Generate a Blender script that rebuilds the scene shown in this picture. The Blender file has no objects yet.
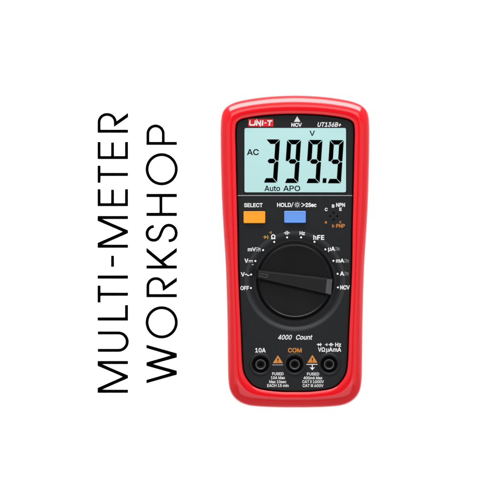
import bpy, bmesh, math, json
from mathutils import Vector
from mathutils.geometry import tessellate_polygon

S = 0.000568            # one drawing unit in metres: the meter is 176 mm tall
CX, CY = 295.0, 250.0   # drawing coordinates of the meter's origin (y runs down the drawing)
PZ = 45.5               # height of the front panel above the table, drawing units
scn = bpy.context.scene
COL = scn.collection

# ------------------------------------------------------------------ materials
def mat(name, col, rough=0.5, spec=0.5, coat=0.0, coat_rough=0.1, bump=0.0, bscale=900.0, mottling=0.0, metal=0.0):
    m = bpy.data.materials.new(name); m.use_nodes = True
    nt = m.node_tree; b = nt.nodes['Principled BSDF']
    b.inputs['Base Color'].default_value = (*col, 1)
    b.inputs['Roughness'].default_value = rough
    b.inputs['Specular IOR Level'].default_value = spec
    b.inputs['Metallic'].default_value = metal
    b.inputs['Coat Weight'].default_value = coat
    b.inputs['Coat Roughness'].default_value = coat_rough
    if bump or mottling:
        tc = nt.nodes.new('ShaderNodeTexCoord')
        n = nt.nodes.new('ShaderNodeTexNoise'); n.inputs['Scale'].default_value = bscale
        n.inputs['Detail'].default_value = 4
        nt.links.new(tc.outputs['Object'], n.inputs['Vector'])
        if bump:
            bp = nt.nodes.new('ShaderNodeBump'); bp.inputs['Strength'].default_value = bump
            bp.inputs['Distance'].default_value = 0.0003
            nt.links.new(n.outputs['Fac'], bp.inputs['Height']); nt.links.new(bp.outputs['Normal'], b.inputs['Normal'])
        if mottling:
            n2 = nt.nodes.new('ShaderNodeTexNoise'); n2.inputs['Scale'].default_value = 60
            n2.inputs['Detail'].default_value = 5
            nt.links.new(tc.outputs['Object'], n2.inputs['Vector'])
            mr = nt.nodes.new('ShaderNodeMapRange')
            mr.inputs['To Min'].default_value = rough - mottling; mr.inputs['To Max'].default_value = rough + mottling
            nt.links.new(n2.outputs['Fac'], mr.inputs['Value']); nt.links.new(mr.outputs['Result'], b.inputs['Roughness'])
    return m

M = dict(
    sheet=mat('white_sheet', (0.9, 0.9, 0.9), 0.9, 0.1),
    red=mat('red_rubber', (0.300, 0.0004, 0.0034), 0.50, 0.03, 0.52, 0.14, bump=0.05, bscale=1500, mottling=0.05),
    panel=mat('charcoal_plastic', (0.0028, 0.0030, 0.0035), 0.46, 0.12, bump=0.10, bscale=2200, mottling=0.05),
    gap=mat('black_gap', (0.004, 0.004, 0.004), 0.8, 0.1),
    recess=mat('satin_charcoal_plastic', (0.0034, 0.0036, 0.0044), 0.46, 0.23, bump=0.06, bscale=2200),
    knob=mat('black_knob_plastic', (0.0010, 0.0010, 0.0012), 0.32, 0.13, bump=0.05, bscale=1800, mottling=0.05),
    bar=mat('knob_bar_plastic', (0.0024, 0.0024, 0.0027), 0.42, 0.13, bump=0.05, bscale=1800),
    tip=mat('knob_tip_lit', (0.023, 0.023, 0.025), 0.45, 0.3),  # bar plastic made paler, painting the light caught by its sloped end
    ring=mat('socket_plastic', (0.014, 0.014, 0.015), 0.45, 0.3),
    hole=mat('socket_dark', (0.0025, 0.0025, 0.0025), 0.7, 0.15),
    metal=mat('contact_metal', (0.05, 0.05, 0.05), 0.35, 0.5, metal=1.0),
    lcd=mat('display_blue_green', (0.172, 0.268, 0.264), 0.35, 0.2, mottling=0.03),
    seg=mat('display_segment_black', (0.0003, 0.0003, 0.0004), 0.8, 0.0),
    white=mat('white_print', (0.33, 0.33, 0.33), 0.6, 0.15),
    grey=mat('grey_print_and_highlight', (0.11, 0.11, 0.115), 0.6, 0.2),  # small prints, and the painted highlight of the display groove
    mark=mat('dull_grey_mark', (0.035, 0.035, 0.037), 0.6, 0.2),
    orange=mat('orange_print', (0.24, 0.085, 0.010), 0.6, 0.2),
    ochre=mat('ochre_print', (0.15, 0.085, 0.014), 0.6, 0.2),
    badge=mat('badge_red', (0.30, 0.002, 0.004), 0.5, 0.15),
    yellow=mat('yellow_button_rubber', (0.38, 0.130, 0.004), 0.5, 0.15, bump=0.03),
    blue=mat('blue_button_rubber', (0.045, 0.112, 0.30), 0.5, 0.2, bump=0.03),
    black=mat('black_lettering', (0.0005, 0.0005, 0.0005), 0.9, 0.0),
)

# ------------------------------------------------------------------ mesh helpers
def P(x, y, z): return Vector(((x - CX) * S, (CY - y) * S, z * S))

class MB:
    def __init__(s): s.bm = bmesh.new(); s.zi = 0
    def face(s, pts):
        try: return s.bm.faces.new([s.bm.verts.new(p) for p in pts])
        except ValueError: return None
    def sheet(s, outer, holes=(), z=PZ):
        """flat fill of a 2-D outline with holes, facing up"""
        loops = [[P(x, y, z) for x, y in l] for l in [outer] + list(holes)]
        tris = tessellate_polygon(loops)
        flat = [s.bm.verts.new(p) for l in loops for p in l]
        for t in tris:
            try: f = s.bm.faces.new([flat[i] for i in t])
            except ValueError: continue
            f.normal_update()
            if f.normal.z < 0: f.normal_flip()
    def loft(s, rings, cap_top=True, cap_bottom=False, smooth=True):
        """rings: list of (loop of (x,y), z or list of z); same count each"""
        vs = []
        for l, z in rings:
            zz = z if isinstance(z, (list, tuple)) else [z] * len(l)
            vs.append([s.bm.verts.new(P(x, y, h)) for (x, y), h in zip(l, zz)])
        n = len(vs[0])
        for a, b in zip(vs, vs[1:]):
            for i in range(n):
                f = s.bm.faces.new((a[i], a[(i + 1) % n], b[(i + 1) % n], b[i])); f.smooth = smooth
        if cap_top: s.bm.faces.new(vs[-1])
        if cap_bottom: s.bm.faces.new(vs[0])
    def build(s, name, m, parent=None, recalc=True):
        if recalc: bmesh.ops.recalc_face_normals(s.bm, faces=s.bm.faces)
        me = bpy.data.meshes.new(name); s.bm.to_mesh(me); s.bm.free()
        me.materials.append(m)
        o = bpy.data.objects.new(name, me); COL.objects.link(o)
        if parent: o.parent = parent
        return o

def circ(cx, cy, r, n=96): return [(cx + r * math.cos(2 * math.pi * i / n), cy + r * math.sin(2 * math.pi * i / n)) for i in range(n)]
def rrect(x0, y0, x1, y1, r, n=6):
    pts = []
    for cx, cy, a0 in ((x1 - r, y0 + r, -90), (x1 - r, y1 - r, 0), (x0 + r, y1 - r, 90), (x0 + r, y0 + r, 180)):
        for k in range(n + 1):
            a = math.radians(a0 + 90 * k / n); pts.append((cx + r * math.cos(a), cy + r * math.sin(a)))
    return pts

def inside(p, l):
    c = False; x, y = p
    for i in range(len(l)):
        (x1, y1), (x2, y2) = l[i - 1], l[i]
        if (y1 > y) != (y2 > y) and x < (x2 - x1) * (y - y1) / (y2 - y1) + x1: c = not c
    return c
def area(l): return sum(l[i - 1][0] * l[i][1] - l[i][0] * l[i - 1][1] for i in range(len(l))) / 2
def offset(l, d):
    """push a closed outline outwards by d"""
    if area(l) < 0: d = -d
    out = []; n = len(l)
    for i in range(n):
        a, b, c = l[i - 1], l[i], l[(i + 1) % n]
        e1 = Vector((b[0] - a[0], b[1] - a[1])); e2 = Vector((c[0] - b[0], c[1] - b[1]))
        if e1.length < 1e-9 or e2.length < 1e-9: out.append(b); continue
        n1 = Vector((e1.y, -e1.x)).normalized(); n2 = Vector((e2.y, -e2.x)).normalized()
        m = n1 + n2
        if m.length < 1e-6: out.append(b); continue
        m.normalize(); k = d / max(0.45, m.dot(n1))
        out.append((b[0] + m.x * k, b[1] + m.y * k))
    return out

# letter outlines, cap height 200: [advance, [x,y,x,y...], ...]
GLYPHS = json.loads(r'''{"A":[189,
[6,
0,
79,
200,
109,
200,
182,
0,
155,
0,
138,
50,
50,
50,
33,
0],
[58,
72,
130,
72,
94,
172]
],
"B":[179,
[24,
0,
24,
200,
108,
199,
119,
197,
129,
193,
144,
181,
153,
165,
157,
147,
155,
132,
149,
121,
135,
109,
124,
105,
124,
103,
136,
100,
149,
92,
158,
80,
164,
63,
164,
44,
157,
26,
152,
19,
144,
12,
135,
7,
125,
3,
97,
0],
[49,
22,
110,
23,
121,
26,
130,
31,
135,
38,
139,
45,
139,
60,
135,
72,
126,
82,
113,
89,
98,
91,
49,
91],
[49,
112,
101,
113,
113,
116,
123,
124,
130,
134,
132,
146,
131,
155,
128,
162,
123,
169,
116,
174,
106,
177,
49,
178]
],
"C":[201,
[88,
-1,
73,
3,
59,
10,
47,
19,
36,
31,
27,
45,
21,
62,
17,
80,
16,
100,
17,
120,
21,
138,
27,
155,
36,
169,
47,
181,
59,
190,
73,
197,
88,
201,
115,
202,
134,
198,
151,
190,
165,
179,
176,
164,
184,
147,
186,
137,
161,
137,
153,
155,
140,
168,
124,
177,
105,
179,
93,
178,
82,
175,
72,
170,
63,
163,
55,
154,
49,
143,
44,
130,
42,
116,
41,
100,
42,
84,
44,
69,
49,
57,
56,
46,
63,
37,
72,
30,
82,
25,
93,
22,
118,
22,
135,
28,
149,
40,
159,
57,
161,
63,
186,
63,
180,
44,
171,
28,
158,
15,
143,
5,
125,
-1,
115,
-2]
],
"D":[197,
[86,
0,
38,
0,
38,
22,
100,
23,
113,
27,
125,
32,
135,
39,
143,
48,
149,
59,
153,
71,
156,
85,
156,
116,
153,
129,
149,
142,
143,
152,
135,
161,
126,
168,
114,
173,
101,
177,
37,
178,
37,
200,
89,
200,
107,
199,
124,
195,
139,
188,
151,
179,
162,
168,
170,
154,
177,
138,
180,
120,
181,
100,
180,
81,
177,
63,
170,
47,
162,
33,
151,
21,
138,
12,
123,
5,
105,
1],
[49,
200,
49,
0,
24,
0,
24,
200]
],
"E":[165,
[24,
0,
24,
200,
146,
200,
146,
178,
49,
178,
49,
112,
140,
112,
140,
90,
49,
90,
49,
22,
148,
22,
148,
0]
],
"F":[161,
[24,
0,
24,
200,
145,
200,
145,
178,
49,
178,
49,
109,
136,
109,
136,
87,
49,
87,
49,
0]
],
"H":[203,
[24,
0,
24,
200,
49,
200,
49,
114,
154,
114,
154,
200,
180,
200,
180,
0,
154,
0,
154,
91,
49,
91,
49,
0]
],
"I":[68,
[22,
0,
22,
200,
46,
200,
46,
0]
],
"L":[154,
[24,
0,
24,
200,
49,
200,
49,
22,
142,
22,
142,
0]
],
"M":[247,
[24,
0,
24,
200,
60,
200,
126,
19,
121,
19,
139,
74,
187,
200,
223,
200,
223,
0,
198,
0,
199,
180,
202,
180,
179,
114,
134,
0,
112,
0,
44,
180,
47,
180,
48,
0]
],
"N":[206,
[24,
0,
24,
200,
54,
200,
163,
22,
159,
21,
157,
77,
157,
200,
182,
200,
182,
0,
152,
0,
42,
178,
47,
178,
49,
114,
49,
0]
],
"O":[210,
[105,
-3,
88,
-1,
73,
3,
59,
10,
47,
19,
36,
31,
27,
45,
21,
62,
17,
80,
16,
100,
17,
120,
21,
138,
27,
155,
36,
169,
47,
181,
59,
190,
73,
197,
88,
201,
105,
203,
122,
201,
137,
197,
151,
190,
163,
181,
174,
169,
182,
155,
189,
138,
193,
120,
194,
100,
193,
80,
189,
62,
182,
45,
174,
31,
163,
19,
151,
10,
137,
3,
122,
-1],
[105,
21,
117,
22,
127,
25,
137,
30,
146,
37,
154,
46,
161,
57,
165,
69,
168,
84,
169,
100,
168,
116,
165,
131,
161,
143,
154,
154,
146,
163,
137,
170,
127,
175,
117,
178,
105,
179,
93,
178,
83,
175,
72,
170,
63,
163,
56,
154,
49,
143,
44,
131,
42,
116,
41,
100,
42,
84,
44,
69,
49,
57,
56,
46,
63,
37,
72,
30,
83,
25,
93,
22]
],
"P":[175,
[22,
0,
22,
200,
95,
200,
120,
196,
140,
184,
154,
164,
158,
140,
154,
114,
140,
94,
120,
82,
95,
78,
46,
78,
46,
0],
[46,
98,
46,
180,
95,
180,
112,
176,
126,
164,
133,
140,
126,
114,
112,
102,
95,
98]
],
"S":[176,
[74,
-3,
61,
0,
50,
4,
40,
9,
32,
16,
25,
24,
20,
33,
17,
43,
15,
54,
41,
54,
45,
40,
53,
30,
65,
23,
88,
19,
105,
21,
119,
27,
130,
36,
135,
48,
135,
61,
131,
70,
116,
80,
57,
99,
44,
106,
34,
114,
26,
123,
22,
134,
20,
146,
21,
157,
24,
167,
29,
176,
36,
184,
44,
190,
65,
200,
89,
203,
114,
200,
134,
190,
142,
184,
148,
176,
153,
168,
156,
159,
158,
149,
133,
149,
130,
158,
126,
166,
119,
172,
110,
177,
100,
179,
80,
180,
66,
176,
55,
169,
48,
159,
45,
148,
48,
136,
56,
127,
83,
115,
129,
101,
146,
89,
155,
78,
160,
63,
160,
44,
157,
34,
152,
25,
145,
17,
137,
10,
127,
4,
116,
0,
102,
-3]
],
"T":[176,
[12,
178,
12,
200,
164,
200,
164,
178,
101,
178,
101,
0,
76,
0,
76,
178]
],
"U":[203,
[102,
-3,
87,
-2,
73,
1,
61,
6,
50,
13,
41,
21,
33,
31,
28,
43,
25,
55,
24,
68,
24,
200,
49,
200,
50,
61,
55,
44,
66,
32,
82,
23,
102,
20,
122,
23,
137,
32,
148,
44,
154,
61,
154,
200,
180,
200,
180,
68,
179,
55,
175,
43,
170,
31,
163,
21,
154,
13,
143,
6,
131,
1,
117,
-2]
],
"V":[189,
[80,
0,
6,
200,
33,
200,
97,
12,
92,
12,
114,
81,
155,
200,
182,
200,
109,
0]
],
"a":[153,
[54,
-3,
37,
2,
24,
11,
15,
25,
12,
42,
14,
57,
21,
68,
30,
76,
70,
86,
104,
92,
108,
97,
107,
112,
102,
121,
94,
127,
83,
130,
64,
129,
50,
121,
39,
108,
16,
114,
25,
130,
37,
141,
52,
148,
82,
151,
100,
147,
112,
142,
123,
132,
130,
118,
132,
99,
132,
0,
109,
0,
109,
20,
107,
20,
95,
6,
78,
-2,
71,
-3],
[75,
18,
90,
23,
100,
31,
106,
42,
108,
54,
108,
75,
48,
60,
41,
55,
37,
47,
37,
36,
40,
28,
51,
21,
61,
18]
],
"c":[156,
[69,
-2,
57,
1,
46,
6,
36,
14,
28,
23,
22,
33,
17,
46,
14,
59,
13,
74,
14,
89,
17,
102,
22,
114,
28,
125,
36,
134,
46,
141,
57,
147,
69,
150,
89,
151,
109,
146,
125,
136,
137,
121,
142,
109,
119,
103,
109,
120,
95,
128,
81,
130,
72,
129,
64,
126,
51,
116,
43,
102,
38,
84,
38,
64,
43,
46,
51,
32,
64,
22,
72,
19,
91,
19,
106,
26,
118,
42,
120,
46,
143,
40,
134,
22,
120,
8,
102,
0,
89,
-3]
],
"e":[159,
[146,
67,
145,
89,
140,
111,
131,
127,
119,
139,
104,
147,
89,
151,
68,
150,
56,
147,
45,
141,
36,
134,
28,
125,
22,
114,
17,
102,
14,
88,
13,
73,
14,
59,
17,
45,
22,
33,
28,
23,
36,
14,
46,
6,
57,
1,
70,
-2,
93,
-3,
111,
2,
126,
10,
137,
22,
143,
36,
120,
41,
115,
32,
104,
23,
89,
18,
67,
21,
53,
29,
43,
42,
38,
59,
38,
67],
[38,
87,
122,
87,
118,
105,
108,
118,
95,
127,
80,
129,
62,
126,
48,
115,
40,
100]
],
"h":[161,
[45,
0,
21,
0,
21,
200,
45,
200,
45,
113,
40,
113,
45,
125,
52,
135,
60,
142,
69,
147,
79,
150,
99,
150,
116,
145,
129,
134,
138,
117,
140,
94,
140,
0,
116,
0,
116,
92,
115,
103,
112,
112,
107,
120,
101,
125,
92,
128,
76,
129,
63,
125,
53,
117,
47,
105,
45,
97]
],
"i":[66,
[21,
0,
21,
149,
45,
149,
45,
0],
[29,
175,
21,
179,
17,
186,
17,
194,
21,
201,
29,
205,
37,
205,
45,
201,
49,
194,
49,
186,
45,
179,
37,
175]
],
"m":[240,
[21,
0,
21,
149,
44,
149,
44,
116,
42,
116,
48,
130,
57,
141,
68,
148,
86,
152,
96,
151,
105,
147,
113,
142,
119,
134,
123,
126,
126,
116,
123,
116,
128,
129,
138,
140,
150,
147,
164,
151,
180,
151,
195,
146,
208,
136,
216,
121,
219,
100,
219,
0,
195,
0,
195,
100,
194,
110,
191,
117,
186,
123,
172,
129,
158,
129,
147,
126,
139,
119,
134,
109,
132,
97,
132,
0,
108,
0,
107,
110,
104,
117,
99,
122,
93,
127,
86,
129,
73,
129,
62,
126,
53,
119,
47,
108,
45,
94,
45,
0]
],
"n":[161,
[45,
0,
21,
0,
21,
149,
44,
149,
44,
113,
40,
113,
45,
125,
52,
135,
60,
142,
69,
147,
79,
150,
99,
150,
116,
145,
129,
134,
138,
117,
140,
94,
140,
0,
116,
0,
116,
92,
115,
103,
112,
112,
107,
120,
101,
125,
92,
128,
76,
129,
63,
125,
53,
117,
47,
105,
45,
97]
],
"o":[163,
[81,
-3,
69,
-2,
57,
1,
46,
6,
36,
14,
28,
23,
22,
33,
17,
46,
14,
59,
13,
74,
14,
89,
17,
102,
22,
114,
28,
125,
36,
134,
46,
141,
57,
147,
69,
150,
81,
151,
95,
150,
107,
147,
117,
141,
127,
134,
135,
125,
141,
114,
146,
102,
149,
89,
150,
74,
149,
59,
146,
46,
141,
33,
135,
23,
127,
14,
117,
6,
107,
1,
95,
-2],
[91,
19,
99,
22,
106,
26,
117,
38,
123,
55,
126,
74,
123,
93,
117,
109,
106,
122,
99,
126,
91,
129,
72,
129,
64,
126,
51,
116,
43,
102,
38,
84,
38,
64,
43,
46,
51,
32,
64,
22,
72,
19]
],
"x":[149,
[8,
0,
60,
76,
11,
149,
39,
149,
75,
97,
111,
149,
138,
149,
89,
76,
141,
0,
113,
0,
75,
54,
36,
0]
],
"s":[143,
[62,
-3,
44,
1,
30,
9,
20,
21,
14,
37,
37,
42,
40,
34,
44,
28,
55,
20,
71,
18,
89,
21,
96,
24,
101,
29,
104,
35,
105,
45,
100,
53,
90,
59,
46,
71,
36,
76,
28,
82,
23,
89,
20,
98,
18,
108,
22,
123,
31,
136,
45,
146,
63,
151,
83,
151,
100,
146,
113,
139,
122,
127,
127,
114,
105,
109,
100,
119,
90,
128,
74,
131,
58,
128,
47,
120,
44,
115,
43,
104,
49,
96,
60,
90,
103,
78,
113,
74,
120,
67,
126,
60,
129,
52,
130,
42,
127,
26,
117,
12,
102,
3,
83,
-3]
],
"t":[89,
[80,
149,
80,
129,
3,
129,
3,
149],
[26,
185,
50,
185,
50,
32,
53,
24,
61,
20,
79,
21,
84,
1,
66,
-2,
54,
0,
44,
3,
36,
8,
30,
16,
27,
25,
26,
37]
],
"u":[161,
[62,
-1,
45,
4,
32,
15,
24,
32,
21,
55,
21,
149,
45,
149,
45,
57,
46,
46,
49,
37,
54,
29,
61,
24,
69,
21,
86,
20,
98,
24,
108,
33,
114,
45,
116,
60,
116,
149,
140,
149,
140,
0,
117,
0,
117,
36,
121,
36,
116,
24,
109,
14,
101,
7,
92,
2,
82,
-1]
],
"z":[150,
[16,
0,
16,
18,
100,
127,
19,
127,
19,
149,
131,
149,
131,
130,
50,
22,
133,
22,
133,
0]
],
"b":[167,
[82,
-3,
68,
1,
54,
12,
46,
23,
44,
23,
44,
0,
21,
0,
21,
200,
45,
200,
45,
126,
46,
126,
58,
140,
67,
147,
81,
151,
102,
150,
113,
147,
123,
142,
132,
135,
139,
126,
145,
115,
150,
103,
153,
89,
153,
59,
150,
46,
145,
33,
139,
23,
132,
14,
123,
6,
113,
1,
102,
-2],
[95,
19,
103,
22,
116,
31,
124,
46,
128,
64,
128,
85,
124,
103,
116,
117,
103,
126,
87,
130,
70,
127,
58,
117,
49,
103,
45,
85,
45,
64,
49,
45,
58,
31,
70,
22,
78,
19]
],
"\u00b5":[160,
[21,
-56,
21,
149,
45,
149,
45,
50,
50,
36,
58,
26,
68,
21,
81,
19,
94,
21,
104,
27,
112,
36,
116,
50,
117,
149,
140,
149,
141,
29,
144,
24,
159,
21,
159,
0,
143,
1,
133,
4,
126,
9,
121,
15,
118,
24,
117,
47,
123,
47,
121,
30,
115,
17,
103,
4,
85,
-2,
68,
0,
54,
8,
47,
17,
41,
30,
39,
47,
45,
47,
45,
-56]
],
"\u03a9":[211,
[16,
0,
16,
22,
65,
22,
65,
32,
46,
41,
31,
56,
22,
74,
16,
97,
17,
123,
22,
147,
33,
168,
49,
184,
69,
196,
92,
202,
118,
202,
141,
196,
161,
184,
177,
168,
188,
147,
194,
123,
194,
97,
189,
74,
179,
56,
165,
41,
146,
32,
146,
22,
194,
22,
194,
0,
122,
0,
122,
40,
136,
45,
148,
53,
157,
64,
164,
77,
168,
92,
169,
109,
168,
123,
166,
135,
161,
147,
155,
156,
148,
164,
139,
171,
129,
175,
118,
178,
105,
179,
93,
178,
82,
175,
72,
171,
63,
164,
55,
156,
49,
147,
45,
135,
42,
123,
41,
109,
43,
92,
47,
77,
54,
64,
63,
53,
75,
45,
88,
40,
88,
0]
],
"0":[178,
[89,
-3,
75,
-1,
62,
3,
51,
9,
41,
19,
33,
30,
27,
45,
22,
61,
20,
79,
19,
100,
20,
120,
23,
139,
27,
155,
34,
169,
42,
181,
51,
190,
62,
197,
75,
201,
89,
203,
103,
201,
116,
197,
127,
190,
137,
181,
145,
169,
151,
155,
156,
139,
158,
120,
159,
100,
158,
79,
156,
61,
151,
45,
145,
30,
137,
19,
127,
9,
116,
3,
103,
-1],
[89,
19,
98,
21,
107,
24,
114,
29,
120,
36,
130,
57,
135,
84,
135,
116,
130,
143,
120,
164,
114,
171,
107,
176,
98,
180,
89,
181,
80,
180,
71,
176,
64,
171,
58,
164,
48,
143,
44,
116,
44,
84,
48,
57,
58,
36,
64,
29,
71,
24,
80,
21]
],
"1":[178,
[30,
0,
30,
21,
154,
21,
154,
0],
[108,
200,
108,
0,
83,
0,
83,
176,
34,
141,
34,
168,
78,
200]
],
"2":[178,
[25,
0,
25,
19,
115,
117,
124,
134,
126,
146,
124,
159,
117,
169,
107,
177,
95,
180,
80,
180,
68,
176,
58,
168,
52,
156,
50,
142,
26,
142,
27,
154,
29,
164,
34,
174,
40,
182,
47,
189,
56,
195,
66,
199,
88,
203,
111,
199,
129,
190,
142,
175,
146,
166,
149,
157,
149,
139,
146,
125,
132,
102,
105,
71,
60,
24,
60,
22,
153,
22,
153,
0]
],
"3":[178,
[74,
-2,
52,
4,
34,
15,
28,
23,
22,
31,
19,
41,
17,
52,
43,
52,
46,
39,
54,
30,
65,
23,
86,
20,
101,
22,
114,
27,
124,
37,
129,
49,
129,
64,
124,
77,
115,
88,
100,
95,
79,
97,
62,
97,
62,
118,
113,
176,
113,
178,
27,
178,
27,
200,
146,
200,
146,
181,
83,
109,
83,
114,
97,
114,
110,
112,
121,
108,
131,
103,
139,
96,
146,
87,
151,
78,
154,
68,
154,
57,
154,
46,
151,
35,
146,
26,
139,
18,
131,
11,
121,
5,
111,
1,
99,
-2]
],
"4":[178,
[16,
41,
16,
62,
100,
200,
135,
200,
135,
62,
162,
62,
162,
41,
135,
41,
135,
0,
111,
0,
111,
41],
[43,
62,
111,
62,
111,
170]
],
"5":[178,
[75,
-2,
55,
4,
39,
16,
28,
32,
25,
41,
23,
51,
48,
51,
51,
40,
58,
31,
68,
24,
80,
20,
95,
20,
109,
25,
119,
35,
126,
48,
129,
64,
126,
80,
119,
93,
108,
103,
94,
108,
72,
107,
55,
100,
50,
97,
26,
99,
38,
200,
144,
200,
144,
178,
59,
178,
53,
119,
70,
128,
90,
131,
108,
129,
123,
122,
136,
112,
145,
99,
152,
82,
154,
64,
153,
52,
150,
40,
145,
30,
139,
20,
131,
12,
121,
6,
111,
1,
99,
-2]
],
"6":[178,
[89,
-3,
77,
-2,
66,
1,
56,
6,
47,
12,
39,
20,
33,
29,
29,
40,
26,
51,
26,
73,
31,
94,
44,
119,
99,
200,
127,
200,
59,
103,
57,
103,
68,
116,
82,
122,
92,
123,
104,
123,
115,
120,
124,
116,
133,
110,
140,
103,
145,
94,
150,
85,
152,
74,
152,
50,
149,
39,
145,
29,
138,
20,
131,
12,
122,
6,
112,
1,
101,
-2],
[96,
20,
110,
25,
120,
34,
126,
47,
129,
62,
126,
77,
120,
90,
110,
99,
96,
104,
82,
104,
68,
99,
58,
90,
51,
77,
49,
62,
51,
47,
58,
34,
68,
25,
82,
20]
],
"9":[178,
[89,
203,
101,
202,
112,
199,
122,
194,
131,
188,
138,
180,
145,
171,
149,
160,
152,
149,
152,
127,
147,
106,
134,
81,
79,
0,
51,
0,
119,
97,
121,
97,
109,
84,
96,
78,
86,
77,
74,
77,
63,
80,
54,
84,
45,
90,
38,
97,
33,
106,
28,
115,
26,
126,
26,
150,
29,
161,
33,
172,
40,
181,
47,
188,
56,
194,
66,
199,
77,
202],
[82,
180,
68,
175,
58,
166,
52,
153,
49,
138,
52,
123,
58,
110,
68,
101,
82,
96,
96,
96,
110,
101,
120,
110,
126,
123,
129,
138,
126,
153,
120,
166,
110,
175,
96,
180]
],
"+":[178,
[78,
13,
78,
143,
100,
143,
100,
13],
[24,
68,
24,
89,
154,
89,
154,
68]
],
"/":[98,
[92,
209,
28,
-30,
6,
-30,
70,
209]
],
">":[178,
[152,
70,
26,
6,
26,
32,
121,
76,
121,
80,
122,
79,
26,
124,
26,
151,
152,
87]
],
"-":[178,
[132,
96,
132,
74,
45,
74,
45,
96]
],
"~":[178,
[21,
59,
23,
78,
30,
92,
40,
100,
53,
104,
66,
104,
78,
100,
111,
77,
123,
76,
131,
82,
135,
92,
135,
99,
157,
99,
155,
80,
148,
67,
137,
58,
125,
54,
112,
54,
100,
58,
67,
82,
56,
82,
48,
77,
43,
67,
43,
59]
]}''')

def text(mb, s, x0, x1, base, cap, z, bold=0.0, shear=0.0, gap=0.0):
    """lay the outlines of s between x0 and x1 on the line y=base with capitals cap high"""
    pen = 0; items = []; bold *= 1.25
    for ch in s:
        if ch == ' ': pen += 62; continue
        g = GLYPHS[ch]
        loops = [[(pen + l[i], l[i + 1]) for i in range(0, len(l), 2)] for l in g[1:]]
        items.append(loops); pen += g[0] + gap
    allx = [p[0] for it in items for l in it for p in l]
    k = cap / 200.0; lo, hi = min(allx) - bold, max(allx) + bold
    kx = (x1 - x0 - shear * cap) / (hi - lo)
    for j, it in enumerate(items):
        outs = []
        for i, l in enumerate(it):
            par = [q for q in range(len(it)) if q != i and all(inside(p, it[q]) for p in l)
                   and all(inside(((l[m - 1][0] + l[m][0]) / 2, (l[m - 1][1] + l[m][1]) / 2), it[q]) for m in range(len(l)))]
            outs.append(par)
        q = 0
        for i, l in enumerate(it):
            if outs[i]: continue
            def tr(L): return [(x0 + (x - lo) * kx + shear * y * k, base - y * k) for x, y in L]
            o = tr(offset(l, bold))
            hs = [tr(offset(it[h], -bold)) for h in range(len(it)) if i in outs[h]]
            mb.sheet(o, hs, z + 0.012 * q); q += 1

def stroke(mb, pts, w, z, closed=False):
    """ribbon of width w along pts"""
    n = len(pts); L = []; R = []
    for i in range(n):
        a = pts[i - 1] if (i or closed) else None
        c = pts[(i + 1) % n] if (i < n - 1 or closed) else None
        b = pts[i]
        d1 = Vector((b[0] - a[0], b[1] - a[1])).normalized() if a else None
        d2 = Vector((c[0] - b[0], c[1] - b[1])).normalized() if c else None
        d1 = d1 or d2; d2 = d2 or d1
        n1 = Vector((-d1.y, d1.x)); n2 = Vector((-d2.y, d2.x)); m = (n1 + n2).normalized()
        k = w / 2 / max(0.35, m.dot(n1))
        L.append(P(b[0] + m.x * k, b[1] + m.y * k, z)); R.append(P(b[0] - m.x * k, b[1] - m.y * k, z))
    for i in range(n if closed else n - 1):
        j = (i + 1) % n
        f = mb.face((L[i], L[j], R[j], R[i]))
        if f:
            f.normal_update()
            if f.normal.z < 0: f.normal_flip()

# ------------------------------------------------------------------ the table top
mb = MB()
mb.sheet([(CX - 4000, CY - 4000), (CX + 4000, CY - 4000), (CX + 4000, CY + 4000), (CX - 4000, CY + 4000)], z=0)
table = mb.build('table_surface', M['sheet'], recalc=False); table['kind'] = 'structure'

# ------------------------------------------------------------------ the meter
root = bpy.data.objects.new('digital_multimeter', None); COL.objects.link(root)
root.empty_display_size = 0.02
root['label'] = 'handheld digital multimeter with black face in a red rubber holster, its display reading 399.9'
root['category'] = 'multimeter'

OUT = [(0, 95.7), (15, 96.1), (30, 97.2), (45, 99.2), (57.5, 101.8), (66, 105.4), (71.2, 110.2), (73.7, 117), (74.5, 128), (74.4, 150), (74.0, 170),
       (73.1, 200), (71.5, 230), (69.3, 265), (68.1, 300), (67.5, 330), (67.2, 360), (66.6, 381), (63.9, 392.5), (57.2, 400.3), (47.5, 404.6),
       (34, 406.2), (15, 406.9), (0, 407)]
INN = [(0, 113.9), (13, 114.1), (27, 114.9), (40, 116.4), (50, 118.2), (55.2, 120), (58.2, 122.7), (59.4, 127), (59.7, 135), (59.3, 150), (58.9, 170),
       (58.2, 200), (57.5, 230), (57, 265), (55.7, 300), (54.2, 330), (53.3, 355), (52.2, 369), (49.8, 376.5), (45, 383.2), (40, 387.2),
       (32, 389.8), (15, 391.8), (0, 392)]
def catmull(k, sub=8):
    ext = [(-k[1][0], k[1][1])] + k + [(-k[-2][0], k[-2][1])]
    out = []
    for i in range(1, len(ext) - 2):
        p0, p1, p2, p3 = ext[i - 1:i + 3]
        for j in range(sub):
            t = j / sub
            out.append(tuple(0.5 * (2 * b + (c - a) * t + (2 * a - 5 * b + 4 * c - d) * t * t + (3 * b - a - 3 * c + d) * t ** 3)
                             for a, b, c, d in zip(p0, p1, p2, p3)))
    out.append(k[-1]); return out
def full(k, w=1.0):
    h = [(x * w, CY + (y - CY) * w) for x, y in catmull(k)]; return [(CX + x, y) for x, y in h] + [(CX - x, y) for x, y in reversed(h[1:-1])]
OC, IC = full(OUT, 1.0065), full(INN)
def ringt(t): return [(a[0] + (b[0] - a[0]) * t, a[1] + (b[1] - a[1]) * t) for a, b in zip(OC, IC)]

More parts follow.
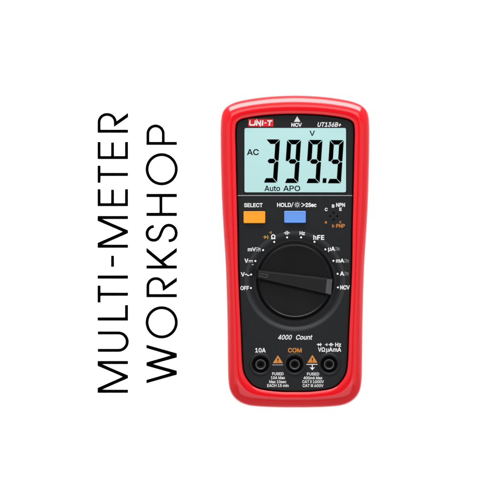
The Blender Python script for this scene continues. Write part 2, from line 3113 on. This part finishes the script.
mb = MB()
prof = [(0.08, 0), (0.02, 5), (0, 12), (0, 30), (0.005, 35), (0.02, 38.6), (0.045, 41.9), (0.075, 43.3), (0.10, 43.9), (0.34, 47.05), (0.38, 47.5), (0.44, 48.1), (0.52, 48.8),
        (0.62, 49.3), (0.70, 49.4), (0.80, 49.2), (0.94, 48.8), (0.975, 48.5), (0.995, 47.8), (1.0, 46.8), (1.0, 42.0), (1.0, 36)]
mb.loft([(ringt(t), z) for t, z in prof], cap_top=False, cap_bottom=True)
holster = mb.build('holster', M['red'], root); holster['label'] = 'red rubber holster'

# front panel with its openings
KX, KY = 295.0, 281.0
SOCK = [(260.6, 364.5), (294.7, 364.5), (329.1, 364.4)]
HFE = [(333.7, 212.6), (330.0, 216.1), (337.2, 216.1), (333.5, 219.6)]
mb = MB()
p0, p1, p2 = offset(IC, -0.7), offset(IC, -1.0), offset(IC, -1.9)
mb.loft([(p0, 40), (p0, 44.6), (p1, 45.3), (p2, PZ)], cap_top=False)
mb.sheet(p2, [circ(KX, KY, 50.2, 144)] + [circ(x, y, 8.9, 48) for x, y in SOCK] + [circ(x, y, 0.95, 14) for x, y in HFE], PZ)
# the bowl the knob sits in
bowl = [(50.2, PZ), (49.2, 45.42), (48.0, 45.05), (46.4, 44.25), (44.6, 43.0), (42.9, 41.9), (41.5, 41.1), (40.2, 40.6), (34, 40.5)]
for x, y in HFE: mb.loft([(circ(x, y, 0.95, 14), PZ), (circ(x, y, 0.95, 14), 41)], cap_top=True)
panel = mb.build('front_panel', M['panel'], root)
for p in panel.data.polygons:
    if p.normal.z > 0.999: p.use_smooth = False
mb = MB(); mb.loft([(circ(KX, KY, r, 144), z) for r, z in bowl], cap_top=False); mb.build('dial_recess', M['recess'], root)
mb = MB(); q = ringt(1.01); mb.loft([(q, 39.8), (offset(q, -6), 39.8)], cap_top=False)
mb.build('panel_gasket', M['gap'], root)

# pale strip painting a groove's highlight under the display, and the raised window frame
mb = MB()
lx, rx = CX - 57.2, CX + 57.2
mb.loft([([(lx, 195.1), (rx, 195.1), (rx, 196.1), (lx, 196.1)], PZ - .2), ([(lx, 195.25), (rx, 195.25), (rx, 195.95), (lx, 195.95)], PZ + .45)], smooth=False)
mb.build('groove_highlight', M['grey'], root)

# display
mb = MB()
win = [rrect(243.6, 127.2, 346.9, 193.2, 2.2), rrect(244.0, 127.6, 346.5, 192.8, 1.9)]
mb.loft([(win[0], PZ - .3), (win[0], PZ + .35), (win[1], PZ + .5)], cap_top=True)
frame = mb.build('display_frame', M['gap'], root)
mb = MB()
lcdr = rrect(244.5, 128.0, 346.0, 192.3, 1.6)
mb.loft([(lcdr, PZ), (lcdr, PZ + .62)], cap_top=True)
display = mb.build('display', M['lcd'], root); display['label'] = 'blue-green display reading 399.9 volts AC'
DZ = PZ + .72
# seven-segment digits, leaning a little
def digit(x_right, top, segs):
    H, W, T, sl = 43.2, 14.0, 4.5, 0.066
    g = 0.25
    def q(x, y): return (x_right - W + x - sl * y, top + y)
    h2 = H / 2
    shp = {
        'a': [(g + .3, 0), (W - g - .3, 0), (W - T - g, T), (T + g, T)],
        'b': [(W, g + .3), (W, h2 - g - .4), (W - T * .45, h2 - g), (W - T * .98, h2 - T * .55 - g), (W - T * .98, T + g)],
        'c': [(W - T * .45, h2 + g), (W, h2 + g + .5), (W, H - g - .3), (W - T * .98, H - T - g), (W - T * .98, h2 + T * .55 + g)],
        'd': [(T * .55, H - T), (W - T - g, H - T), (W - g - .3, H), (1.2, H), (1.0, H - .7)] ,
        'f': [(0, g + .3), (T * .98, T + g), (T * .98, h2 - T * .55 - g), (T * .45, h2 - g), (0, h2 - g - .4)],
        'g': [(T * .6 + g, h2), (T + g, h2 - T / 2), (W - T - g, h2 - T / 2), (W - T * .6 - g, h2), (W - T - g, h2 + T / 2), (T + g, h2 + T / 2)],
    }
    mb = MB()
    for s in segs: mb.sheet([q(*p) for p in shp[s]], z=DZ)
    return mb.build('digit', M['seg'], display, recalc=False)
digit(280.0, 139.4, 'abcdg').__setitem__('label', 'digit 3')
for xr, tp in ((301.1, 139.8), (322.5, 139.9), (343.8, 140.1)): digit(xr, tp, 'abcdfg')['label'] = 'digit 9'
mb = MB(); mb.sheet([(322.9, 178.2), (326.6, 178.2), (326.2, 182.9), (322.5, 182.9)], z=DZ); mb.build('decimal_point', M['seg'], display, recalc=False)
mb = MB()
text(mb, 'AC', 247.0, 258.8, 154.9, 5.6, DZ, bold=4)
mb.build('mode_lettering', M['seg'], display, recalc=False)
mb = MB(); text(mb, 'V', 309.6, 314.9, 135.6, 4.8, DZ, bold=4); mb.build('unit_lettering', M['seg'], display, recalc=False)
mb = MB()
text(mb, 'Auto', 264.5, 280.1, 190.9, 5.1, DZ, bold=4)
text(mb, 'APO', 283.3, 300.2, 190.9, 5.1, DZ, bold=4)
mb.build('status_lettering', M['seg'], display, recalc=False)

# badge
PR = PZ + 0.14
mb = MB(); b0 = [(248.3, 118.8), (273.4, 118.8), (273.4, 126.5), (248.3, 126.5)]
mb.loft([(b0, PZ - .1), (b0, PZ + .12)], smooth=False); badge = mb.build('brand_badge', M['badge'], root)
mb = MB(); W = 1.35; bz = PZ + .2
stroke(mb, [(250.1, 120.2), (249.7, 124.3), (250.5, 125.0), (254.2, 125.0), (254.9, 124.2), (255.3, 120.2)], W, bz)
stroke(mb, [(256.5, 125.6), (257.0, 120.5), (260.1, 125.2), (260.6, 120.2)], W, bz)
stroke(mb, [(262.3, 125.6), (262.8, 120.2)], W, bz)
stroke(mb, [(264.3, 122.9), (266.4, 122.9)], 1.1, bz)
stroke(mb, [(267.2, 120.8), (272.4, 120.8)], W, bz); stroke(mb, [(269.3, 125.6), (269.8, 121.4)], W, bz + .02)
mb.build('badge_lettering', M['white'], badge, recalc=False)

mb = MB(); text(mb, 'UT136B+', 317.2, 341.8, 126.6, 4.2, PR, bold=7, shear=.22); mb.build('type_lettering', M['white'], root, recalc=False)
mb = MB(); mb.sheet([(297.2, 116.0), (300.4, 121.8), (294.0, 121.8)], z=PR)
text(mb, 'NCV', 291.3, 301.8, 126.6, 3.5, PR, bold=9); mb.build('sensor_marking', M['white'], root, recalc=False)

# buttons
def button(name, x0, y0, x1, y1, m, lab):
    mb = MB()
    mb.loft([(rrect(x0 - .5, y0 - .5, x1 + .5, y1 + .5, 1.2), PZ - .2), (rrect(x0 - .5, y0 - .5, x1 + .5, y1 + .5, 1.2), PZ + .15)])
    s = mb.build('button_surround', M['gap'], root)
    mb = MB()
    R = [(0, 0), (0, 1.6), (.18, 2.1), (.5, 2.4), (1.0, 2.5), (1.4, 2.35), (1.9, 2.3)]
    mb.loft([(rrect(x0 + i, y0 + i, x1 - i, y1 - i, max(.35, 1.0 - i * .3)), PZ + h) for i, h in R])
    o = mb.build(name, m, root); o['label'] = lab
button('button', 243.5, 211.3, 265.3, 223.3, M['yellow'], 'orange-yellow rectangular button')
button('button', 284.1, 211.0, 305.9, 223.0, M['blue'], 'blue rectangular button')
mb = MB()
text(mb, 'SELECT', 244.1, 262.6, 207.0, 3.7, PR, bold=7)
text(mb, 'HOLD', 277.1, 291.0, 206.8, 3.8, PR, bold=7)
stroke(mb, [(291.3, 207.3), (293.2, 202.4)], .65, PR)
stroke(mb, circ(297.2, 204.8, 1.35, 20), .55, PR, closed=True)
for k in range(8):
    a = k * math.pi / 4; stroke(mb, [(297.2 + 2.1 * math.cos(a), 204.8 + 2.1 * math.sin(a)), (297.2 + 3.0 * math.cos(a), 204.8 + 3.0 * math.sin(a))], .5, PR)
stroke(mb, [(301.4, 203.0), (304.6, 204.9), (301.4, 206.8)], .75, PR)
text(mb, '2Sec', 305.4, 316.4, 206.8, 3.7, PR, bold=9)
mb.build('button_lettering', M['white'], root, recalc=False)

# transistor test socket markings
mb = MB()
text(mb, 'B', 331.9, 334.5, 207.5, 2.9, PR, bold=8); text(mb, 'NPN', 336.1, 345.0, 206.7, 3.6, PR, bold=8)
text(mb, 'C', 324.8, 327.6, 210.9, 2.9, PR, bold=8); text(mb, 'E', 339.3, 341.8, 210.7, 2.9, PR, bold=8)
mb.build('socket_lettering', M['white'], root, recalc=False)
mb = MB()
text(mb, 'e', 324.8, 327.0, 223.4, 2.8, PR, bold=5); text(mb, 'c', 339.4, 341.4, 223.1, 2.8, PR, bold=5)
text(mb, 'b', 332.2, 334.3, 227.3, 3.0, PR, bold=5); text(mb, 'PNP', 336.1, 344.9, 227.6, 3.5, PR, bold=6)
mb.build('socket_lettering', M['orange'], root, recalc=False)['label'] = 'orange transistor lettering'

# dial markings
DOTS = [(250.9, 288.0), (251.1, 274.5), (255.4, 261.0), (263.1, 250.1), (274.2, 241.9), (287.1, 237.4), (301.1, 237.4), (314.5, 241.8), (325.4, 249.4),
        (333.4, 260.8), (337.6, 273.8), (337.9, 287.4)]
mb = MB()
for x, y in DOTS: mb.sheet(circ(x, y, 0.98, 18), z=PR + .02)
mb.build('dial_dots', M['white'], root, recalc=False)['label'] = 'twelve white position dots around the knob'
def dc(mb, x0, x1, y, w=.55):                # straight line over a dashed one
    stroke(mb, [(x0, y - .6), (x1, y - .6)], w, PR); L = (x1 - x0) / 5
    for k in range(3): stroke(mb, [(x0 + 2 * k * L, y + .7), (x0 + 2 * k * L + L, y + .7)], w, PR)
def ac(mb, x0, x1, y, w=.6, a=.75):
    stroke(mb, [(x0 + (x1 - x0) * i / 12, y - a * math.sin(i / 12 * 2 * math.pi)) for i in range(13)], w, PR)
def cap_sym(mb, x, y, s=1.0):
    stroke(mb, [(x - 3 * s, y), (x - .8 * s, y)], .7, PR); stroke(mb, [(x + .8 * s, y), (x + 3 * s, y)], .7, PR)
    stroke(mb, [(x - .8 * s, y - 1.9 * s), (x - .8 * s, y + 1.9 * s)], .8, PR + .02); stroke(mb, [(x + .8 * s, y - 1.9 * s), (x + .8 * s, y + 1.9 * s)], .8, PR + .02)
def diode(mb, x, y, s=1.0):
    stroke(mb, [(x - 3 * s, y), (x + 3 * s, y)], .6, PR)
    mb.sheet([(x - 1.6 * s, y - 1.8 * s), (x + 1.3 * s, y), (x - 1.6 * s, y + 1.8 * s)], z=PR + .02)
    stroke(mb, [(x + 1.6 * s, y - 1.9 * s), (x + 1.6 * s, y + 1.9 * s)], .8, PR + .02)
def sound(mb, x, y, s=1.0):
    stroke(mb, [(x - 1.4 * s, y), (x - .5 * s, y)], .7, PR)
    stroke(mb, [(x - .4 * s + 1.7 * s * math.cos(a), y + 1.7 * s * math.sin(a)) for a in [math.radians(t) for t in range(-60, 61, 20)]], .6, PR)
    stroke(mb, [(x - .4 * s + .8 * s * math.cos(a), y + .8 * s * math.sin(a)) for a in [math.radians(t) for t in range(-70, 71, 35)]], .5, PR)
mb = MB()
text(mb, 'OFF', 240.4, 249.0, 289.9, 3.7, PR, bold=8)
text(mb, 'V', 240.9, 244.7, 276.4, 4.0, PR, bold=9); ac(mb, 245.0, 249.4, 274.9, .8)
text(mb, 'V', 244.5, 248.3, 262.7, 3.9, PR, bold=9); dc(mb, 248.6, 252.9, 261.2, .7)
text(mb, 'mV', 247.8, 255.9, 251.1, 3.6, PR, bold=8); ac(mb, 256.2, 260.6, 248.2, .5, .5); dc(mb, 256.2, 260.6, 250.3, .5)
stroke(mb, [(251.9, 264.3), (252.7, 264.9), (253.5, 264.3)], .45, PR)
text(mb, 'Ω', 271.1, 275.4, 238.9, 4.3, PR, bold=9)
cap_sym(mb, 286.9, 232.9)
text(mb, 'Hz', 299.6, 304.9, 234.9, 3.5, PR, bold=8)
text(mb, 'hFE', 313.3, 324.3, 239.6, 4.3, PR, bold=8, gap=12)
text(mb, 'µA', 328.1, 334.9, 250.7, 3.9, PR, bold=8)
text(mb, 'mA', 336.0, 344.0, 262.4, 3.6, PR, bold=8)
text(mb, 'A', 340.0, 344.1, 275.5, 3.9, PR, bold=8)
text(mb, 'NCV', 340.1, 349.7, 289.4, 3.9, PR, bold=9)
mb.build('dial_lettering', M['white'], root, recalc=False)
mb = MB()
for x0, x1, y in ((335.3, 339.6, 248.4), (344.4, 348.9, 260.4), (344.4, 348.6, 273.2)):
    ac(mb, x0, x1, y - .6, .5, .5); dc(mb, x0, x1, y + 1.4, .5)
mb.build('current_type_marking', M['grey'], root, recalc=False)
mb = MB(); diode(mb, 266.0, 237.1, 1.05); sound(mb, 270.3, 232.6, .95); mb.build('diode_marking', M['ochre'], root, recalc=False)
mb = MB(); text(mb, '4000', 277.8, 292.3, 339.5, 4.5, PR, bold=5, shear=.22); text(mb, 'Count', 295.6, 312.8, 339.5, 4.5, PR, bold=5, shear=.22)
mb.build('count_lettering', M['white'], root, recalc=False)

# rotary knob
BA = math.atan2(8.6, 69.0)       # the bar leans this much across the drawing
mb = MB()
def kz(x, y):
    d = -(x - KX) * math.sin(BA) + (y - KY) * math.cos(BA)
    f = min(1.0, abs(d) / 34.0)
    return 46.2 + 1.3 * f if d < -1 else 43.6 + 3.9 * f
body = [(38.9, 40), (38.8, 43.6), (38.4, 44.5), (37.7, 45.2), (37.1, 46.2), (36.7, 47.2), (36.35, 47.9), (35.9, 48.15), (35.5, 48.05)]
rings = [(circ(KX, KY, r, 144), z) for r, z in body]
for r in (35.3, 34.6, 33, 30, 26, 22, 18, 14, 10, 6, 2, 0.2):
    c = circ(KX, KY, r, 144); lift = 0
    rings.append((c, [kz(x, y) for x, y in c]))
mb.loft(rings)
knob = mb.build('rotary_knob', M['knob'], root); knob['label'] = 'black rotary knob with its bar turned to the volts position'
mb = MB()
base = [(256.9, 269.6), (332.3, 278.3), (330.9, 294.9), (256.3, 279.0)]
top_ = [(258.4, 270.9), (326.6, 278.9), (325.0, 293.2), (258.0, 277.6)]
top2 = [(258.9, 271.5), (326.0, 279.6), (324.5, 292.5), (258.5, 277.1)]
def dens(l, n=6):
    o = []
    for i in range(len(l)):
        a, b = l[i], l[(i + 1) % len(l)]
        for k in range(n): o.append((a[0] + (b[0] - a[0]) * k / n, a[1] + (b[1] - a[1]) * k / n))
    return o
mb.loft([(base, 42.0), (base, 47.6), (top_, 50.6), (top2, 50.8)], smooth=False)
bar = mb.build('pointer_bar', M['bar'], knob)
mb = MB()
mb.loft([([(326.9, 279.0), (332.35, 279.4), (331.1, 294.6), (325.3, 293.2)], [50.9, 48.0, 48.0, 50.9]), ([(327.0, 281.2), (332.0, 281.7), (331.1, 294.2), (325.5, 292.9)], [51.05, 48.2, 48.2, 51.05])], smooth=False)
mb.build('bar_tip', M['tip'], knob)
mb = MB()
stroke(mb, [(258.8, 273.4), (267.6, 274.5), (267.2, 277.4), (258.6, 275.7)], .4, 50.9)
mb.build('pointer_mark', M['mark'], knob, recalc=False)

# input sockets
for (x, y), lab in zip(SOCK, ('10A socket', 'COM socket', 'volt and milliamp socket')):
    mb = MB()
    mb.loft([(circ(x, y, r, 64), z) for r, z in ((11.6, PZ - .1), (11.6, PZ + .05), (11.2, PZ + .5), (10.4, PZ + .75), (9.3, PZ + .75), (8.7, PZ + .4), (8.3, PZ - .8), (8.0, 41), (7.9, 37.5), (5.5, 37.5))], cap_top=False)
    s = mb.build('input_socket', M['panel'], root); s['label'] = lab
    mb = MB()
    mb.loft([(circ(x, y, r, 64), z) for r, z in ((8.0, 37.7), (5.7, 37.7), (5.7, 37.9))], cap_top=False)
    mb.build('socket_well', M['hole'], s)
    mb = MB()
    mb.loft([(circ(x, y, r, 64), z) for r, z in ((5.55, 37.6), (5.5, 43.8), (5.2, 44.4), (4.6, 44.6), (4.1, 44.4), (3.7, 43.6), (3.6, 36))], cap_top=False)
    mb.build('socket_ring', M['ring'], s)
    mb = MB()
    mb.loft([(circ(x, y, r, 40), z) for r, z in ((3.65, 39), (1.9, 38.8), (1.8, 36.4), (.2, 36.4))])
    mb.build('socket_contact', M['hole'], s)

mb = MB()
text(mb, '10A', 255.2, 265.7, 352.3, 4.1, PR, bold=7)
diode(mb, 319.3, 344.6, .85); sound(mb, 326.2, 344.6, .85); cap_sym(mb, 331.1, 344.6, .85)
text(mb, 'Hz', 335.2, 341.1, 346.5, 3.7, PR, bold=8)
text(mb, 'VΩ', 318.0, 325.0, 351.6, 4.1, PR, bold=7); text(mb, 'µA', 326.0, 332.6, 351.6, 4.0, PR, bold=7); text(mb, 'mA', 333.0, 341.2, 351.6, 4.0, PR, bold=7)
L1 = [('FUSED', 272.2, 283.6, 375.2), ('10A Max', 270.9, 285.0, 379.1), ('Max 10sec', 269.2, 286.3, 383.1), ('EACH 15 min', 267.2, 288.6, 386.9)]
L2 = [('FUSED', 307.0, 319.2, 375.4), ('400mA Max', 303.5, 322.4, 379.3), ('CAT II 1000V', 302.2, 323.9, 383.1), ('CAT III 600V', 302.6, 323.4, 387.0)]
for s_, a, b, y in L1 + L2: text(mb, s_, a, b, y, 2.75, PR, bold=5)
mb.build('rating_lettering', M['white'], root, recalc=False)
mb = MB(); text(mb, 'COM', 288.0, 301.7, 352.3, 4.1, PR, bold=8); mb.build('common_lettering', M['orange'], root, recalc=False)
for x, y in ((277.9, 355.2), (312.4, 354.8)):
    mb = MB(); mb.sheet([(x, y), (x + 5.1, y + 8), (x - 5.1, y + 8)], z=PR)
    t = mb.build('warning_triangle', M['orange'], root, recalc=False); t['label'] = 'orange warning triangle'
    mb = MB(); mb.sheet([(x - .75, y + 3.3), (x + .75, y + 3.3), (x + .35, y + 5.9), (x - .35, y + 5.9)], z=PR + .04)
    mb.sheet(circ(x, y + 6.8, .5, 10), z=PR + .04)
    mb.build('exclamation_mark', M['panel'], t, recalc=False)
mb = MB()
stroke(mb, [(272.2, 364.9), (283.6, 364.9)], .9, PR)
mb.build('underline_marking', M['grey'], root, recalc=False)
mb = MB()
stroke(mb, [(306.4, 364.4), (318.0, 364.4)], .7, PR); stroke(mb, [(312.3, 364.6), (312.3, 368)], .9, PR + .02)
mb.sheet([(309.6, 367.1), (312.3, 367.9), (315.0, 367.1), (312.3, 370.2)], z=PR + .04)
mb.build('earth_marking', M['white'], root, recalc=False)

# ------------------------------------------------------------------ thin black letters laid on the white surface, running up it
LS = 1.0106      # the surface lies lower than the meter's face, so its lettering is that much larger
def lpt(l): return [(CX + (x - CX) * LS, CY + (y - CY) * LS) for x, y in l]
class Letters:
    def __init__(s): s.mb = MB(); s.z = 0.5
    def poly(s, l): s.z += 0.02; s.mb.sheet(offset(lpt(l), .2), z=s.z)
    def bar(s, x0, x1, y0, y1): s.poly([(x0, y0), (x1, y0), (x1, y1), (x0, y1)])
    def line(s, pts, w, closed=False): s.z += 0.02; stroke(s.mb, lpt(pts), w + .4, s.z, closed)
def bow(cx, cy, rx, ry, n=28): return [(cx - rx * math.cos(math.pi * i / n), cy - ry * math.sin(math.pi * i / n)) for i in range(n + 1)]
A, B = 97.8, 127.9
t = Letters()
t.bar(A, B, 129.8, 132.6); t.line([(99.1, 130.5)] + bow(107.2, 122.0, 8.1, 7.6) + [(115.4, 124.5)], 2.6)
t.poly([(128, 113.1), (128, 117), (114.1, 126.6), (114.1, 123.3)])
for y0, y1 in ((142.1, 158.9), (189.3, 206.0)):
    t.bar(A, B, y1 - 2.7, y1); t.bar(A, A + 2.6, y0, y1 - 2); t.bar(111.3, 113.9, y0 + .5, y1 - 2); t.bar(B - 2.7, B, y0, y1 - 2)
for y0, y1 in ((165.8, 182.6), (285.7, 302.3)):
    t.bar(A, A + 2.6, y0, y1); t.bar(A + 2, B, (y0 + y1) / 2 - 1.4 + .2, (y0 + y1) / 2 + 1.4 + .2)
for d in (0, 145):
    t.bar(A, B, 216.1 + d, 218.9 + d); t.bar(A, B, 244.8 + d, 247.6 + d)
    t.poly([(x, y + d) for x, y in [(97.8, 217), (101, 218.9), (127.9, 230.4), (127.9, 233), (101, 244.8), (97.8, 246.5), (97.8, 243), (123.3, 231.7), (97.8, 220.7)]])
t.bar(111.3, 113.9, 255.8, 266.6)
t.bar(A, B, 275.6, 278.5)
t.bar(A, B, 317.5, 320.4); t.bar(B - 2.7, B, 305.2, 318.5)
t.line([(A, 332.9), (118.5, 332.9)] + [(118.5 + 8.8 * math.sin(math.pi * i / 24), 341.6 - 8.7 * math.cos(math.pi * i / 24)) for i in range(1, 24)] + [(118.5, 350.3), (A, 350.3)], 2.7)
o = t.mb.build('surface_lettering', M['black'], recalc=False)
o['label'] = 'thin black capitals reading MULTI-METER running up the white surface'; o['category'] = 'lettering'; o['group'] = 'lines of black lettering'
A, B = 146.6, 176.7
t = Letters()
t.bar(A, B, 142.0, 144.7); t.line([(147.9, 143)] + bow(155.6, 133.6, 7.7, 7.7) + [(163.3, 143)], 2.6)
for cy in (169.2, 322.3): t.line(circ(161.7, cy, 14.6, 96), 2.65, closed=True)
t.bar(A, B, 194.0, 196.9); t.bar(A, B, 212.9, 215.8); t.bar(159.6, 162.2, 196, 214)
k = [(153.9, 226.2), (150.5, 227.4), (148, 229.9), (147.1, 233), (147.7, 236.6), (150, 239.2), (153.6, 240.2), (157, 239.3), (159.5, 236.4), (161.2, 232.5),
     (162.9, 228.8), (165.4, 226.2), (168.8, 225.2), (172.6, 226.2), (175.2, 229), (176.2, 232.9), (175.4, 236.8), (172.8, 239.7), (168.6, 240.9)]
ext = [k[0]] + k + [k[-1]]; sp = []
for i in range(1, len(ext) - 2):
    for j in range(5):
        u = j / 5; sp.append(tuple(0.5 * (2 * b + (c - a) * u + (2 * a - 5 * b + 4 * c - d) * u * u + (3 * b - a - 3 * c + d) * u ** 3) for a, b, c, d in zip(*ext[i - 1:i + 3])))
t.line(sp + [k[-1]], 2.7)
t.bar(A, B, 265.6, 268.4)
t.poly([(146.6, 247.9), (168.2, 266), (163.7, 266), (146.6, 251.9)]); t.poly([(176.7, 248), (176.7, 251.7), (163.6, 261.6), (161.2, 259.7)])
t.bar(A, B, 294.2, 297.0); t.line([(147.9, 295)] + bow(155.9, 286.2, 8.0, 7.7) + [(164.0, 288.8)], 2.6)
t.poly([(176.7, 277.6), (176.7, 281.3), (163.0, 290.9), (163.0, 287.6)])
t.poly([(146.6, 344.9), (176.7, 353.4), (176.7, 357.3), (152.5, 364), (176.7, 370.8), (176.7, 374.5), (146.6, 383), (146.6, 380), (171.5, 372.7), (146.6, 365.6),
        (146.6, 362.5), (171.5, 355.3), (146.6, 347.9)])
o = t.mb.build('surface_lettering', M['black'], recalc=False)
o['label'] = 'thin black capitals reading WORKSHOP beside the multimeter on the white surface'; o['category'] = 'lettering'; o['group'] = 'lines of black lettering'

# ------------------------------------------------------------------ light
world = bpy.data.worlds.new('World'); scn.world = world; world.use_nodes = True
wn = world.node_tree; bg = wn.nodes['Background']
# added surround light graded for reflections: bright low down, darker overhead
tc = wn.nodes.new('ShaderNodeTexCoord'); sx = wn.nodes.new('ShaderNodeSeparateXYZ'); mr = wn.nodes.new('ShaderNodeMapRange')
wn.links.new(tc.outputs['Generated'], sx.inputs[0]); wn.links.new(sx.outputs['Z'], mr.inputs['Value'])
mr.inputs['From Min'].default_value = 0.3; mr.inputs['From Max'].default_value = 0.95
mr.inputs['To Min'].default_value = 1.25; mr.inputs['To Max'].default_value = 0.22
wn.links.new(mr.outputs['Result'], bg.inputs['Strength']); bg.inputs['Color'].default_value = (1, 1, 1, 1)
def lamp(name, loc, target, sx, sy, power, col=(1, 1, 1)):
    l = bpy.data.lights.new(name, 'AREA'); l.shape = 'RECTANGLE'; l.size = sx; l.size_y = sy; l.energy = power; l.color = col
    o = bpy.data.objects.new(name, l); COL.objects.link(o); o.location = loc
    o.rotation_euler = (Vector(target) - Vector(loc)).to_track_quat('-Z', 'Y').to_euler()
    return o
lamp('softbox_lamp', (0, 0.62, 1.0), (0, 0, 0.02), 1.3, 0.5, 13)
lamp('strip_softbox_lamp', (0, 0.75, 0.26), (0, 0, 0.03), 1.1, 0.26, 30)
lamp('side_softbox_lamp', (-0.75, -0.1, 1.0), (0, 0, 0.02), 0.7, 1.2, 4)
lamp('side_softbox_lamp', (0.75, -0.1, 1.0), (0, 0, 0.02), 0.7, 1.2, 4)
lamp('added_fill_lamp', (0, -0.48, 0.75), (0, -0.08, 0.02), 1.3, 0.6, 8.2)  # added fill, lifts the shadow below the meter and the lower panel

# ------------------------------------------------------------------ camera, straight above the meter
DIST = 2.5
cam = bpy.data.cameras.new('camera'); co = bpy.data.objects.new('camera', cam); COL.objects.link(co)
co.location = (0, 0, DIST); co.rotation_euler = (0, 0, 0)
cam.sensor_width = 36; cam.lens = 36 * (DIST - 46 * S) / (500 * S)
cam.shift_x = -45 / 500
cam.clip_start = 0.05; cam.clip_end = 50
scn.camera = co
scn.view_settings.view_transform = 'Standard'; scn.view_settings.look = 'None'
scn.view_settings.exposure = -0.3; scn.view_settings.gamma = 1
